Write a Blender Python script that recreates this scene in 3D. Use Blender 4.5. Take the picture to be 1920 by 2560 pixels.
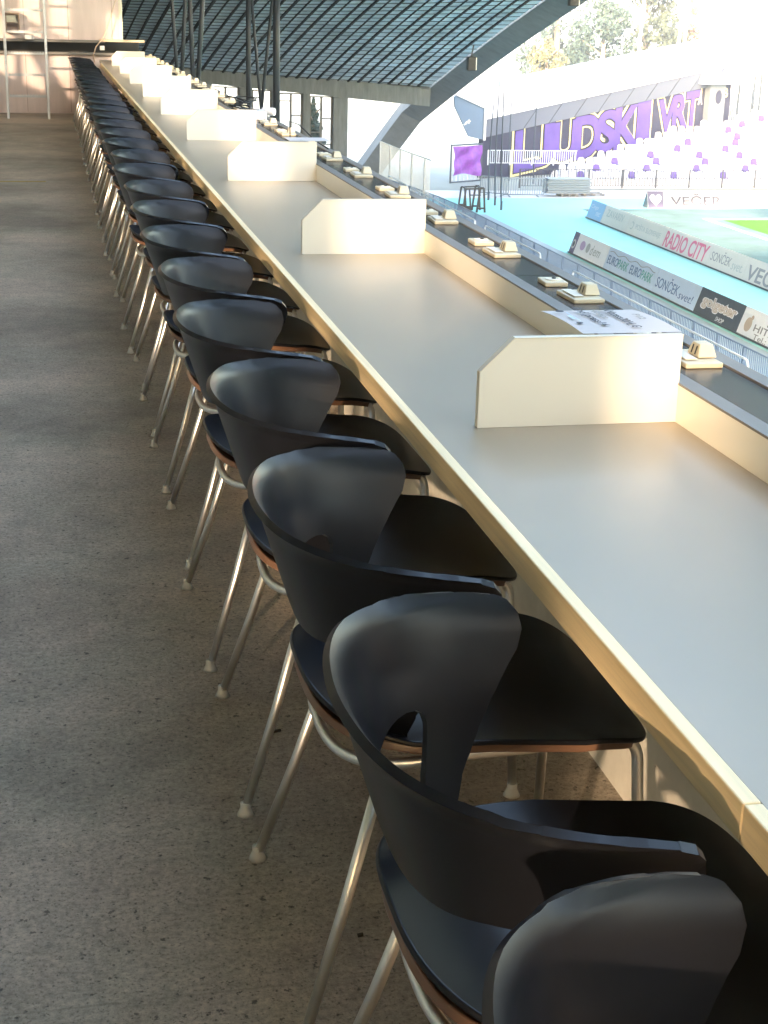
import bpy, bmesh, math, random
from mathutils import Vector, Matrix
random.seed(7)
R = math.radians
C = bpy.context.scene.collection
for o in list(bpy.data.objects): bpy.data.objects.remove(o)
scn = bpy.context.scene

# ------------------------------------------------------------------ camera
FPX, YAW, PIT, ROL, EYE = 3733.63, 0.2205, 0.3251, 0.0275, 1.5267
f0 = Vector((math.sin(YAW), math.cos(YAW), 0)); r0 = Vector((math.cos(YAW), -math.sin(YAW), 0)); u0 = Vector((0, 0, 1))
FW = f0*math.cos(PIT) - u0*math.sin(PIT); up_ = u0*math.cos(PIT) + f0*math.sin(PIT)
RT = r0*math.cos(ROL) + up_*math.sin(ROL); UP = -r0*math.sin(ROL) + up_*math.cos(ROL)
cd = bpy.data.cameras.new('camera'); cam = bpy.data.objects.new('camera', cd); C.objects.link(cam)
m = Matrix((RT, UP, -FW)).transposed().to_4x4(); m.translation = Vector((0, 0, EYE)); cam.matrix_world = m
cd.sensor_fit = 'VERTICAL'; cd.sensor_height = 24.0; cd.lens = FPX/2560*24.0
cd.clip_start = 0.05; cd.clip_end = 3000
scn.camera = cam

# ------------------------------------------------------------------ sky, sun, exposure
SUN_EL, SUN_AZ = R(11), R(25)          # the light travels towards +Y, drifting to +X
w = bpy.data.worlds.new("World"); scn.world = w; w.use_nodes = True
nt = w.node_tree; bg = nt.nodes['Background']
sky = nt.nodes.new('ShaderNodeTexSky'); sky.sky_type = 'NISHITA'; sky.sun_disc = False
sky.sun_elevation = SUN_EL; sky.sun_rotation = R(180) + SUN_AZ
sky.air_density = 1.0; sky.dust_density = 5.0; sky.ozone_density = .6
nt.links.new(sky.outputs[0], bg.inputs[0]); bg.inputs[1].default_value = 0.15
sl = bpy.data.lights.new('sun', 'SUN'); sl.energy = 3.0; sl.angle = R(0.6); sl.color = (1.0, 0.80, 0.58)
so = bpy.data.objects.new('sun', sl); C.objects.link(so)
d = Vector((math.sin(SUN_AZ)*math.cos(SUN_EL), math.cos(SUN_AZ)*math.cos(SUN_EL), -math.sin(SUN_EL)))
so.rotation_euler = d.to_track_quat('-Z', 'Y').to_euler(); so.location = (-20, -30, 20)
scn.view_settings.view_transform = 'Standard'; scn.view_settings.look = 'None'
scn.view_settings.exposure = 4.2; scn.view_settings.gamma = 1
scn.view_settings.use_curve_mapping = False

# ------------------------------------------------------------------ materials
MATS = {}
def mat(name, col, rough=.6, metal=0., noise=None, bump=None, spec=.5, spots=None, streak=None, trans=0):
    """noise=(scale, amount) value variation; bump=(scale, strength); spots=(scale, threshold, colour)"""
    if name in MATS: return MATS[name]
    mt = bpy.data.materials.new(name); mt.use_nodes = True; n = mt.node_tree.nodes; l = mt.node_tree.links
    b = n['Principled BSDF']; b.inputs['Roughness'].default_value = rough; b.inputs['Metallic'].default_value = metal
    b.inputs['Specular IOR Level'].default_value = spec
    b.inputs['Base Color'].default_value = (*col, 1)
    if trans: b.inputs['Transmission Weight'].default_value = trans
    tc = n.new('ShaderNodeTexCoord'); last = None
    if noise:
        t = n.new('ShaderNodeTexNoise'); t.inputs['Scale'].default_value = noise[0]; t.inputs['Detail'].default_value = 8; t.inputs['Roughness'].default_value = .65
        vec = tc.outputs['Object']
        if streak:
            mp = n.new('ShaderNodeMapping'); mp.inputs['Scale'].default_value = streak; l.new(vec, mp.inputs[0]); vec = mp.outputs[0]
        l.new(vec, t.inputs['Vector'])
        mr = n.new('ShaderNodeMapRange'); mr.inputs[1].default_value = .3; mr.inputs[2].default_value = .7
        mr.inputs[3].default_value = 1-noise[1]; mr.inputs[4].default_value = 1+noise[1]; l.new(t.outputs[0], mr.inputs[0])
        mx = n.new('ShaderNodeVectorMath'); mx.operation = 'SCALE'; mx.inputs[0].default_value = col; l.new(mr.outputs[0], mx.inputs['Scale'])
        last = mx.outputs[0]
    if spots:
        t2 = n.new('ShaderNodeTexNoise'); t2.inputs['Scale'].default_value = spots[0]; t2.inputs['Detail'].default_value = 6; t2.inputs['Roughness'].default_value = .7
        l.new(tc.outputs['Object'], t2.inputs['Vector'])
        rp = n.new('ShaderNodeMapRange'); rp.inputs[1].default_value = spots[1]; rp.inputs[2].default_value = spots[1]+.06
        l.new(t2.outputs[0], rp.inputs[0])
        mi = n.new('ShaderNodeMix'); mi.data_type = 'RGBA'; l.new(rp.outputs[0], mi.inputs[0])
        if last: l.new(last, mi.inputs[6])
        else: mi.inputs[6].default_value = (*col, 1)
        mi.inputs[7].default_value = (*spots[2], 1); last = mi.outputs[2]
    if last: l.new(last, b.inputs['Base Color'])
    if bump:
        t3 = n.new('ShaderNodeTexNoise'); t3.inputs['Scale'].default_value = bump[0]; t3.inputs['Detail'].default_value = 5
        l.new(tc.outputs['Object'], t3.inputs['Vector'])
        bp = n.new('ShaderNodeBump'); bp.inputs['Strength'].default_value = bump[1]; bp.inputs['Distance'].default_value = .004
        l.new(t3.outputs[0], bp.inputs['Height']); l.new(bp.outputs[0], b.inputs['Normal'])
    MATS[name] = mt; return mt

def floor_mat():
    mt = bpy.data.materials.new('worn_concrete_floor'); mt.use_nodes = True; n = mt.node_tree.nodes; l = mt.node_tree.links
    b = n['Principled BSDF']; b.inputs['Roughness'].default_value = .62
    tc = n.new('ShaderNodeTexCoord')
    def noise(scale, detail=6, rough=.6):
        t = n.new('ShaderNodeTexNoise'); t.inputs['Scale'].default_value = scale; t.inputs['Detail'].default_value = detail; t.inputs['Roughness'].default_value = rough
        l.new(tc.outputs['Object'], t.inputs['Vector']); return t.outputs[0]
    def ramp(src, a, bb, lo, hi):
        r = n.new('ShaderNodeMapRange'); r.inputs[1].default_value = a; r.inputs[2].default_value = bb; r.inputs[3].default_value = lo; r.inputs[4].default_value = hi; l.new(src, r.inputs[0]); return r.outputs[0]
    def mul(a, bb):
        m_ = n.new('ShaderNodeMath'); m_.operation = 'MULTIPLY'; l.new(a, m_.inputs[0]); l.new(bb, m_.inputs[1]); return m_.outputs[0]
    v = mul(ramp(noise(.75, 3), .36, .62, .52, 1.12), ramp(noise(12, 9, .8), .3, .7, .72, 1.22))
    v = mul(v, ramp(noise(75, 6, .85), .34, .60, .52, 1.22))
    v = mul(v, ramp(noise(52, 3, .65), .33, .38, .32, 1.0))          # pits
    v = mul(v, ramp(noise(150, 2, .5), .30, .36, .5, 1.0))
    vo = n.new('ShaderNodeTexVoronoi'); vo.inputs['Scale'].default_value = 55; l.new(tc.outputs['Object'], vo.inputs['Vector'])
    v = mul(v, ramp(vo.outputs['Distance'], .05, .12, .72, 1.0))
    mi = n.new('ShaderNodeMix'); mi.data_type = 'RGBA'; l.new(ramp(noise(2.3, 3), .4, .62, 0, 1), mi.inputs[0])
    mi.inputs[6].default_value = (.54, .45, .36, 1); mi.inputs[7].default_value = (.52, .46, .365, 1)
    sx_ = n.new('ShaderNodeSeparateXYZ'); l.new(tc.outputs['Object'], sx_.inputs[0])
    fr = n.new('ShaderNodeMath'); fr.operation = 'PINGPONG'; fr.inputs[1].default_value = 1.03; l.new(sx_.outputs[1], fr.inputs[0])
    v = mul(v, ramp(fr.outputs[0], .001, .004, .82, 1.0))
    vm = n.new('ShaderNodeVectorMath'); vm.operation = 'SCALE'; l.new(mi.outputs[2], vm.inputs[0]); l.new(v, vm.inputs['Scale'])
    l.new(vm.outputs[0], b.inputs['Base Color'])
    bp = n.new('ShaderNodeBump'); bp.inputs['Strength'].default_value = .8; bp.inputs['Distance'].default_value = .005
    l.new(v, bp.inputs['Height']); l.new(bp.outputs[0], b.inputs['Normal'])
    return mt

M_floor = floor_mat()
M_blackp = mat('black_plastic', (.008, .0085, .011), .30, bump=(700, .012), noise=(6, .12), spec=.24)
M_under = mat('brown_seat_underside', (.16, .085, .05), .28, noise=(9, .12))
M_steel = mat('satin_chrome', (.86, .85, .82), .33, 1.0, noise=(40, .05))
M_glide = mat('clear_glide', (.82, .84, .82), .25, trans=.35)
M_lam = mat('grey_laminate', (.35, .288, .208), .33, noise=(2.2, .035), bump=(1400, .006))
M_cream = mat('cream_laminate', (.80, .775, .67), .36, noise=(1.8, .03))
M_edge = mat('light_edge_band', (.70, .66, .55), .45)
M_pine = mat('pine_edge', (.93, .73, .42), .45, noise=(7, .16), streak=(9, .25, 9))
M_alu = mat('brushed_grey_trim', (.17, .16, .145), .45, .0, noise=(5, .1))
M_slate = mat('dark_wood_ledge', (.038, .030, .028), .26, noise=(14, .35), streak=(6, .5, 1), bump=(60, .12))
M_sock = mat('ivory_socket_plastic', (.58, .52, .37), .4)
M_hole = mat('black_hole', (.012, .012, .012), .5)
M_conc = mat('pale_concrete', (.66, .63, .54), .8, noise=(4, .18), bump=(60, .3), spots=(30, .68, (.10, .09, .07)))
M_concd = mat('weathered_concrete', (.17, .185, .19), .85, noise=(1.3, .35), streak=(3, 3, .5), bump=(30, .3))
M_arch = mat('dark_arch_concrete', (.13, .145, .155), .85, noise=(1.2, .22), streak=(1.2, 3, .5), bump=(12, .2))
M_ply = mat('rosy_plywood', (.66, .55, .53), .6, noise=(2, .08), streak=(6, 6, .6))
M_dark = mat('dark_gap', (.03, .03, .028), .6)
M_panel = mat('roof_panel', (.48, .57, .65), .75, noise=(.55, .35), spots=(2.5, .63, (.36, .43, .47)))
M_rib = mat('roof_rib', (.012, .015, .018), .8, spec=.1)
M_pole = mat('dark_blue_steel', (.030, .036, .050), .4, .0, noise=(3, .15))
M_frame = mat('window_frame_grey', (.16, .15, .14), .6)
M_galv = mat('galvanised_steel', (.50, .52, .54), .4, .5, noise=(6, .1))
M_railb = mat('blue_grey_rail', (.12, .18, .29), .5, .0)
M_fdark = mat('dark_fence_steel', (.035, .038, .05), .5)
M_barr = mat('barrier_zinc', (.20, .23, .25), .5)
M_railw = mat('pale_rail', (.66, .72, .80), .4)
M_white = mat('white_paint', (.60, .60, .61), .5, noise=(3, .03))
M_board = mat('board_white', (.82, .86, .95), .45, noise=(3, .03))
M_boardb = mat('board_pale_blue', (.52, .66, .88), .45, noise=(3, .04))
M_ltblue = mat('board_sky_blue', (.20, .46, .78), .5)
M_navy = mat('board_navy', (.045, .06, .085), .5, noise=(4, .2))
M_purple = mat('purple_plastic', (.075, .035, .24), .5)
M_cyan = mat('cyan_track', (.34, .72, .72), .9, noise=(.35, .06), spec=.1)
M_strip = mat('pale_walkway', (.36, .43, .48), .9, noise=(.8, .1), spec=.1)
M_turf = mat('teal_turf', (.13, .19, .17), .95, noise=(.5, .25), spec=.05)
M_grass = mat('pitch_grass', (.075, .23, .02), .95, noise=(1.2, .15), spec=.05)
M_ground = mat('ground_earth', (.30, .31, .28), .9, noise=(.05, .2))
M_terr = mat('terrace_concrete', (.34, .34, .33), .85, noise=(2, .15))
M_ink = mat('black_ink', (.03, .03, .04), .6)
M_paper = mat('paper', (.52, .49, .48), .7)
M_ltgrey = mat('light_grey_plastic', (.62, .60, .60), .45)
M_cable = mat('black_cable', (.012, .012, .013), .45)
M_gwall = mat('graffiti_wall_dark', (.032, .032, .062), .8, noise=(1.5, .3))
M_gpur = mat('graffiti_purple', (.10, .060, .27), .7, noise=(.8, .22))
M_gblk = mat('graffiti_black', (.012, .008, .022), .7)
M_gyel = mat('graffiti_yellow', (.75, .68, .30), .7)
M_blueg = mat('blue_grey_cladding', (.12, .18, .28), .6, noise=(1, .05))
M_banner = mat('purple_banner_cloth', (.22, .06, .36), .5, noise=(2.5, .35), bump=(3, 1.0))

# ------------------------------------------------------------------ helpers
def tag(o, label=None, cat=None, group=None, kind=None):
    if label: o['label'] = label
    if cat: o['category'] = cat
    if group: o['group'] = group
    if kind: o['kind'] = kind
    return o
def empty(name, loc=(0, 0, 0), rz=0):
    o = bpy.data.objects.new(name, None); C.objects.link(o); o.location = loc; o.rotation_euler = (0, 0, rz); o.empty_display_size = .2
    return o
class MB:
    def __init__(s): s.v = []; s.f = []
    def add(s, vs, fs):
        k = len(s.v); s.v += [tuple(x) for x in vs]; s.f += [tuple(i+k for i in f) for f in fs]; return s
    def box(s, x0, x1, y0, y1, z0, z1):
        return s.add([(x0,y0,z0),(x1,y0,z0),(x1,y1,z0),(x0,y1,z0),(x0,y0,z1),(x1,y0,z1),(x1,y1,z1),(x0,y1,z1)],
            [(0,3,2,1),(4,5,6,7),(0,1,5,4),(1,2,6,5),(2,3,7,6),(3,0,4,7)])
    def beam(s, a, b, wd, h, up=(0, 0, 1)):
        a = Vector(a); b = Vector(b); d = (b-a).normalized(); x = d.cross(Vector(up)).normalized(); y = x.cross(d)
        x *= wd/2; y *= h/2
        return s.add([a-x-y, a+x-y, a+x+y, a-x+y, b-x-y, b+x-y, b+x+y, b-x+y],
            [(0,1,2,3),(7,6,5,4),(0,4,5,1),(1,5,6,2),(2,6,7,3),(3,7,4,0)])
    def tube(s, pts, r, n=10, caps=True):
        pts = [Vector(p) for p in pts]; rr = r if isinstance(r, (list, tuple)) else [r]*len(pts)
        k = len(s.v); prev = None
        for i, p in enumerate(pts):
            t = (pts[min(i+1, len(pts)-1)]-pts[max(i-1, 0)]).normalized()
            if prev is None:
                a = Vector((0, 0, 1)) if abs(t.z) < .9 else Vector((1, 0, 0)); x = t.cross(a).normalized()
            else: x = (prev - t*prev.dot(t)).normalized()
            prev = x; y = t.cross(x)
            for j in range(n):
                q = 2*math.pi*j/n; s.v.append(tuple(p+(x*math.cos(q)+y*math.sin(q))*rr[i]))
        for i in range(len(pts)-1):
            for j in range(n):
                a = k+i*n+j; b = k+i*n+(j+1) % n; s.f.append((a, b, b+n, a+n))
        if caps:
            s.f.append(tuple(k+j for j in range(n))[::-1]); e = k+(len(pts)-1)*n; s.f.append(tuple(e+j for j in range(n)))
        return s
    def prism(s, poly, frame, depth):
        """poly in 2D, frame=(origin, ex, ey), extruded by depth along ex x ey"""
        o, ex, ey = [Vector(q) for q in frame]; nz = ex.cross(ey).normalized()*depth; n = len(poly)
        P = [o+ex*p[0]+ey*p[1] for p in poly]
        return s.add(P+[p+nz for p in P], [tuple(range(n))[::-1], tuple(range(n, 2*n))]+[(i, (i+1) % n, n+(i+1) % n, n+i) for i in range(n)])
    def lathe(s, prof, loc=(0, 0, 0), n=16):
        k = len(s.v); loc = Vector(loc)
        for r_, z_ in prof:
            for j in range(n):
                q = 2*math.pi*j/n; s.v.append((loc.x+r_*math.cos(q), loc.y+r_*math.sin(q), loc.z+z_))
        for i in range(len(prof)-1):
            for j in range(n):
                a = k+i*n+j; b = k+i*n+(j+1) % n; s.f.append((a, b, b+n, a+n))
        s.f.append(tuple(k+j for j in range(n))[::-1]); e = k+(len(prof)-1)*n; s.f.append(tuple(e+j for j in range(n)))
        return s
    def build(s, name, material, parent=None, smooth=False, bevel=0, segs=2):
        me = bpy.data.meshes.new(name); me.from_pydata(s.v, [], s.f); me.update()
        bm = bmesh.new(); bm.from_mesh(me); bmesh.ops.recalc_face_normals(bm, faces=bm.faces)
        if bevel:
            ed = [e for e in bm.edges if len(e.link_faces) == 2 and e.calc_face_angle(0) > .5]
            bmesh.ops.bevel(bm, geom=ed, offset=bevel, segments=segs, affect='EDGES', profile=.5)
        bm.to_mesh(me); bm.free()
        if smooth:
            for p in me.polygons: p.use_smooth = True
        me.materials.append(material)
        o = bpy.data.objects.new(name, me); C.objects.link(o)
        if parent: o.parent = parent
        return o
def bez(p0, p1, p2, n=6):
    p0, p1, p2 = Vector(p0), Vector(p1), Vector(p2)
    return [p0*(1-t)**2+p1*2*t*(1-t)+p2*t*t for t in [i/n for i in range(n+1)]]
def round_path(pts, r, n=5):
    pts = [Vector(p) for p in pts]; out = [pts[0]]
    for i in range(1, len(pts)-1):
        a = (pts[i-1]-pts[i]); b = (pts[i+1]-pts[i]); k = min(r, a.length*.45, b.length*.45)
        out += bez(pts[i]+a.normalized()*k, pts[i], pts[i]+b.normalized()*k, n)
    return out+[pts[-1]]
def copy_tree(o, parent=None):
    c = o.copy(); C.objects.link(c)
    if parent: c.parent = parent
    for ch in list(o.children): copy_tree(ch, c)
    return c
def text_obj(txt, wd, h, frame, material, name, parent, depth=.004, offset=0., shear=0., lift=0.):
    cu = bpy.data.curves.new('txt', 'FONT'); cu.body = txt; cu.size = 1; cu.offset = offset; cu.shear = shear; cu.resolution_u = 4
    t = bpy.data.objects.new('txt', cu); C.objects.link(t)
    dg = bpy.context.evaluated_depsgraph_get(); me = bpy.data.meshes.new_from_object(t.evaluated_get(dg))
    bpy.data.objects.remove(t); bpy.data.curves.remove(cu)
    xs = [v.co.x for v in me.vertices]; ys = [v.co.y for v in me.vertices]
    o_, ex, ey = [Vector(q) for q in frame]; nz = ex.cross(ey).normalized()
    sx = wd/(max(xs)-min(xs)); sy = h/(max(ys)-min(ys)); x0, y0 = min(xs), min(ys)
    for v in me.vertices: v.co = o_+ex*((v.co.x-x0)*sx)+ey*((v.co.y-y0)*sy)+nz*(lift+.002)
    bm = bmesh.new(); bm.from_mesh(me)
    r_ = bmesh.ops.extrude_face_region(bm, geom=list(bm.faces))
    bmesh.ops.translate(bm, verts=[e for e in r_['geom'] if isinstance(e, bmesh.types.BMVert)], vec=nz*depth)
    bm.to_mesh(me); bm.free(); me.materials.clear(); me.materials.append(material); me.name = name
    me.shade_flat()
    ob = bpy.data.objects.new(name, me); C.objects.link(ob); ob.parent = parent
    return ob
ORD = ['nearest', 'second', 'third', 'fourth', 'fifth', 'sixth', 'seventh', 'eighth', 'ninth', 'tenth', 'eleventh', 'twelfth', 'thirteenth', 'fourteenth',
       'fifteenth', 'sixteenth', 'seventeenth', 'eighteenth', 'nineteenth', 'twentieth', 'twenty-first', 'twenty-second', 'twenty-third', 'twenty-fourth',
       'twenty-fifth', 'twenty-sixth', 'twenty-seventh', 'twenty-eighth', 'twenty-ninth', 'thirtieth', 'thirty-first']
def ordn(i, n=None): return 'farthest' if n and i == n-1 else ORD[i]

G0 = -8.0                                    # level of the sports ground
DP, Y0 = 2.1868, 2.7612                      # spacing of the dividers and place of the nearest

# ------------------------------------------------------------------ ground, track, pitch
tag(MB().add([(-900,-900,G0-.03),(900,-900,G0-.03),(900,900,G0-.03),(-900,900,G0-.03)], [(0,1,2,3)]).build('ground', M_ground), kind='structure')
def sheet(name, m_, x0, x1, y0, y1, z): return tag(MB().add([(x0,y0,z),(x1,y0,z),(x1,y1,z),(x0,y1,z)], [(0,1,2,3)]).build(name, m_), kind='structure')
sheet('track', M_cyan, 17.2, 120, -60, 81.5, G0-.012)
sheet('walkway', M_strip, 17.4, 20.9, -60, 72, G0-.006)
sheet('far_walkway', M_white, 17.2, 110, 78.5, 82.0, G0-.004)
sheet('pitch_surround', M_turf, 26.6, 110, -60, 74.0, G0-.006)
sheet('pitch', M_grass, 32.5, 100, -40, 69.7, G0-.002)
ln = MB(); ln.box(31.6, 100, 69.95, 70.2, G0-.0015, G0+.004); ln.box(31.6, 31.85, -40, 69.95, G0-.0015, G0+.004)
tag(ln.build('pitch_line', M_white), kind='structure')

# ------------------------------------------------------------------ press gallery floor, walls and terrace
tag(MB().box(-4.0, 1.09, -15, 24, -.3, 0).build('floor', M_floor), kind='structure')
fl = MB(); fl.box(-1.2, -.06, 13.72, 13.75, .0005, .004)
tag(fl.build('floor_marking', mat('faded_yellow', (.45, .33, .08), .8, noise=(30, .3))), kind='structure')
tag(MB().box(1.09, 1.235, -15, 24, -.3, .655).build('parapet_wall', M_conc, bevel=.004), 'pale pitted concrete parapet under the long grey desk', 'wall')
tr = MB(); nst = 22
for i in range(nst):
    xa = 1.6+(17.2-1.6)*i/nst; xb = 1.6+(17.2-1.6)*(i+1)/nst; zt = -.35-(7.65)*i/(nst-1)*.93
    tr.box(xa, xb+.02, -15, 78, G0-.02, zt)
tr.box(1.235, 1.6, -15, 78, G0-.02, -.3)
tag(tr.build('terrace', M_terr), kind='structure')
# back wall with high glazing, outside the left of the photo: it lets the low sun in
bw = empty('back_wall', (-4.05, 0, 0)); tag(bw, 'concrete back wall of the gallery with high braced windows', 'wall')
b = MB(); b.box(-.15, 0, -25, 24, -.3, 2.12); b.box(-.15, 0, -25, 24, 3.7, 6.5)
for y in [-25+3.35*i for i in range(15)]: b.box(-.15, .02, y, y+.75, 2.12, 3.7)
b.build('wall', mat('cream_plaster', (.46, .41, .34), .8, noise=(1.5, .06)), bw)
b = MB()
for i in range(14):
    y = -25+3.35*i+.75
    for k_ in range(1, 3): b.box(-.09, -.03, y+k_*2.6/3-.05, y+k_*2.6/3+.05, 2.12, 3.7)
    b.box(-.1, -.02, y, y+2.6, 2.95, 3.02)
    if i % 2: b.beam((-.2, y, 2.15), (-.2, y+2.6, 3.7), .12, .12, (1, 0, 0))
b.build('window_frame', M_frame, bw)
gm = bpy.data.materials.new('sun_dimming_glass'); gm.use_nodes = True; gn = gm.node_tree.nodes; gl_ = gm.node_tree.links  # panes added with a strong tint to dim the incoming sun
gn.remove(gn['Principled BSDF']); tb = gn.new('ShaderNodeBsdfTransparent'); tb.inputs[0].default_value = (.115, .104, .096, 1); gl_.new(tb.outputs[0], gn['Material Output'].inputs[0])
for i in range(14):
    y = -25+3.35*i+.75; MB().add([(-.06, y, 2.12), (-.06, y+2.6, 2.12), (-.06, y+2.6, 3.7), (-.06, y, 3.7)], [(0, 1, 2, 3)]).build('pane', gm, bw)
nw = MB().box(-4.0, 14, -15.2, -15.0, G0, 5.0).build('sky_block_wall', mat('dim_plaster', (.34, .30, .25), .8, noise=(2, .1))); tag(nw, 'unseen dull plaster wall added behind the camera to block bright sky', 'wall')  # added behind the camera to keep bright sky off the chairs

# ------------------------------------------------------------------ commentary booth at the far end
bo = empty('commentary_booth', (0, 22.3, 0)); tag(bo, 'rosy plywood commentary booth closing the far end of the gallery', 'booth')
b = MB(); b.box(-3.95, 1.03, 0, .12, 1.0, 4.2); b.build('upper_wall', M_ply, bo)
MB().box(1.0, 1.05, -.012, 0.0, 1.016, 4.2).build('corner_trim', M_edge, bo)
b = MB(); b.box(-3.95, 1.03, .0, .12, 0, .80); b.build('lower_wall', M_ply, bo)
b = MB(); b.box(-3.9, 1.3, .5, .55, .8, 1.0); b.box(-3.9, 1.3, .1, .5, .79, .80); b.build('dark_opening', M_dark, bo)
MB().box(-3.95, 1.02, -.10, .02, .80, .835).build('lower_sill', M_alu, bo, bevel=.003)
MB().box(-3.95, .80, -.10, .02, .965, .998).build('upper_sill', M_alu, bo, bevel=.003)
MB().box(.72, 1.34, -.16, .1, .985, 1.015).build('timber_shelf', mat('pale_timber', (.66, .52, .36), .6, noise=(9, .1)), bo, bevel=.002)
b = MB()
for k_ in range(1, 9): b.box(-3.9+.6*k_, -3.893+.6*k_, -.004, 0, 1.0, 4.2); b.box(-3.9+.6*k_, -3.893+.6*k_, -.004, 0, .02, .79)
b.build('board_joints', mat('joint_rose', (.36, .25, .23), .7), bo)
jb = MB().box(.72, .785, 22.12, 22.15, .872, .93).build('junction_box', M_white, bevel=.004); tag(jb, 'small white junction box fixed in the dark booth opening', 'junction box')
cb = MB().tube([(.645, 22.2, .70), (.63, 22.17, .80), (.67, 22.12, .92), (.78, 22.1, 1.05), (.86, 22.12, 1.25), (.98, 22.17, 1.6), (1.0, 22.2, 2.4)], .008, 8)
tag(cb.build('hanging_cable', mat('cream_cable', (.66, .52, .40), .5), smooth=True), 'cream cable running down the booth wall to the desk', 'cable')
sh = empty('wall_shelf', (-.36, 22.28, 1.08)); tag(sh, 'small open shelf with papers on the booth wall behind the ladder', 'shelf')
b = MB(); b.box(-.19, -.17, -.2, 0, 0, .26); b.box(-.01, .01, -.2, 0, 0, .26); b.box(-.17, -.01, -.2, 0, 0, .02); b.box(-.17, -.01, -.2, 0, .24, .26); b.box(-.17,-.01,-.2,0,.12,.135)
b.build('case', mat('brown_case', (.30, .22, .17), .6), sh)
b = MB()
for q in range(5): b.box(-.165, -.03-.004*q, -.18, -.02, .137+q*.018, .152+q*.018)
b.build('papers', M_edge, sh)
tag(MB().box(.0-.29, -.17, 22.0, 22.2, 1.0, 1.055).build('carton', M_white, bevel=.003), 'white carton standing on the booth sill behind the ladder', 'box')

# ladder
ld = empty('ladder', (-.27, 21.15, 0)); tag(ld, 'grey metal ladder with serrated rungs standing before the booth wall', 'ladder')
for s in (-1, 1):
    MB().beam((s*.265-.005, 0, 0), (s*.255-.01, .25, 3.6), .035, .05, (0, 1, 0)).build('side_rail', M_galv, ld, bevel=.004)
for q in range(12):
    z = .30+.272*q; y = .07*z
    b = MB(); b.box(-.245, .235, y-.02, y+.03, z-.02, z+.004)
    for t in range(13): b.box(-.235+t*.037, -.215+t*.037, y-.022, y-.002, z+.004, z+.018)
    b.build('rung', M_galv, ld)

# ------------------------------------------------------------------ the long desk
XE, XB = .684, 1.225
dk = empty('press_desk', (0, 0, 0)); tag(dk, 'long grey press desk with pine front edge and raised dark back ledge', 'desk')
MB().box(XE+.022, XB, -2, 22.1, .715, .74).build('desk_top', M_lam, dk)
YS = [-2+3.28*i for i in range(8)]
for i in range(7):
    MB().box(XE, XE+.0215, YS[i]+.0008, YS[i+1]-.0008, .695, .7412).build('edge_strip', M_pine, dk, bevel=.0022)
MB().box(XB, XB+.018, -2, 22.1, .70, .817).build('back_panel', M_cream, dk)
MB().box(XB-.001, XB+.038, -2, 22.1, .8175, .8225).build('inner_trim', M_alu, dk)
for i in range(8):
    MB().box(XB+.038, XB+.162, -2+3.02*i+.003, -2+3.02*(i+1)-.003, .805, .821).build('ledge_board', M_slate, dk)
MB().box(XB+.162, XB+.202, -2, 22.1, .80, .826).build('outer_trim', M_alu, dk, bevel=.002)
b = MB(); b.box(XB+.02, XB+.19, -2, 22.1, .74, .80); b.build('ledge_core', M_concd, dk)
for i in range(11):
    y = 1.05+i*2.1868
    b = MB(); b.prism([(0, 0), (-.34, 0), (-.34, -.03), (0, -.26)], ((1.089, y-.02, .7145), (1, 0, 0), (0, 0, 1)), -.04)
    b.build('bracket', M_pine, dk)
# dividers
L, HF, HT, CUT = .421, .114, .180, .067
def divider():
    r = empty('desk_divider')
    T = .018
    poly = [(0, 0), (L-.001, 0), (L-.001, HT), (CUT, HT), (0, HF)]
    MB().prism(poly, ((0, T, .0005), (1, 0, 0), (0, 0, 1)), T-.001).build('panel', M_cream, r)
    e = MB(); w_ = .0016; q = .010
    def strip(a, b_):
        a = Vector((a[0], 0, a[1])); b_ = Vector((b_[0], 0, b_[1])); d_ = (b_-a).normalized(); n_ = Vector((-d_.z, 0, d_.x))
        o = a + n_*w_/2*-1; p = b_ + n_*w_/2*-1
        e.add([a+Vector((0, -.0006, 0)), b_+Vector((0, -.0006, 0)), b_+Vector((0, T+.0006, 0)), a+Vector((0, T+.0006, 0)),
               a+n_*w_+Vector((0, -.0006, 0)), b_+n_*w_+Vector((0, -.0006, 0)), b_+n_*w_+Vector((0, T+.0006, 0)), a+n_*w_+Vector((0, T+.0006, 0))],
              [(0,3,2,1),(4,5,6,7),(0,1,5,4),(1,2,6,5),(2,3,7,6),(3,0,4,7)])
    strip((0, .001), (0, HF)); strip((0, HF), (CUT, HT)); strip((CUT, HT), (L, HT))
    e.build('edge_band', M_edge, r)
    return r
pd = divider()
for i in range(9):
    o = pd if i == 0 else copy_tree(pd)
    o.location = (.8056, Y0+DP*i, .74)
    tag(o, '%s cream desk divider with a clipped front corner on the desk%s' % (ordn(i, 9), ' beside the printed notice' if i == 0 else ', counted from the camera'), 'divider', 'cream dividers along the desk')
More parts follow.
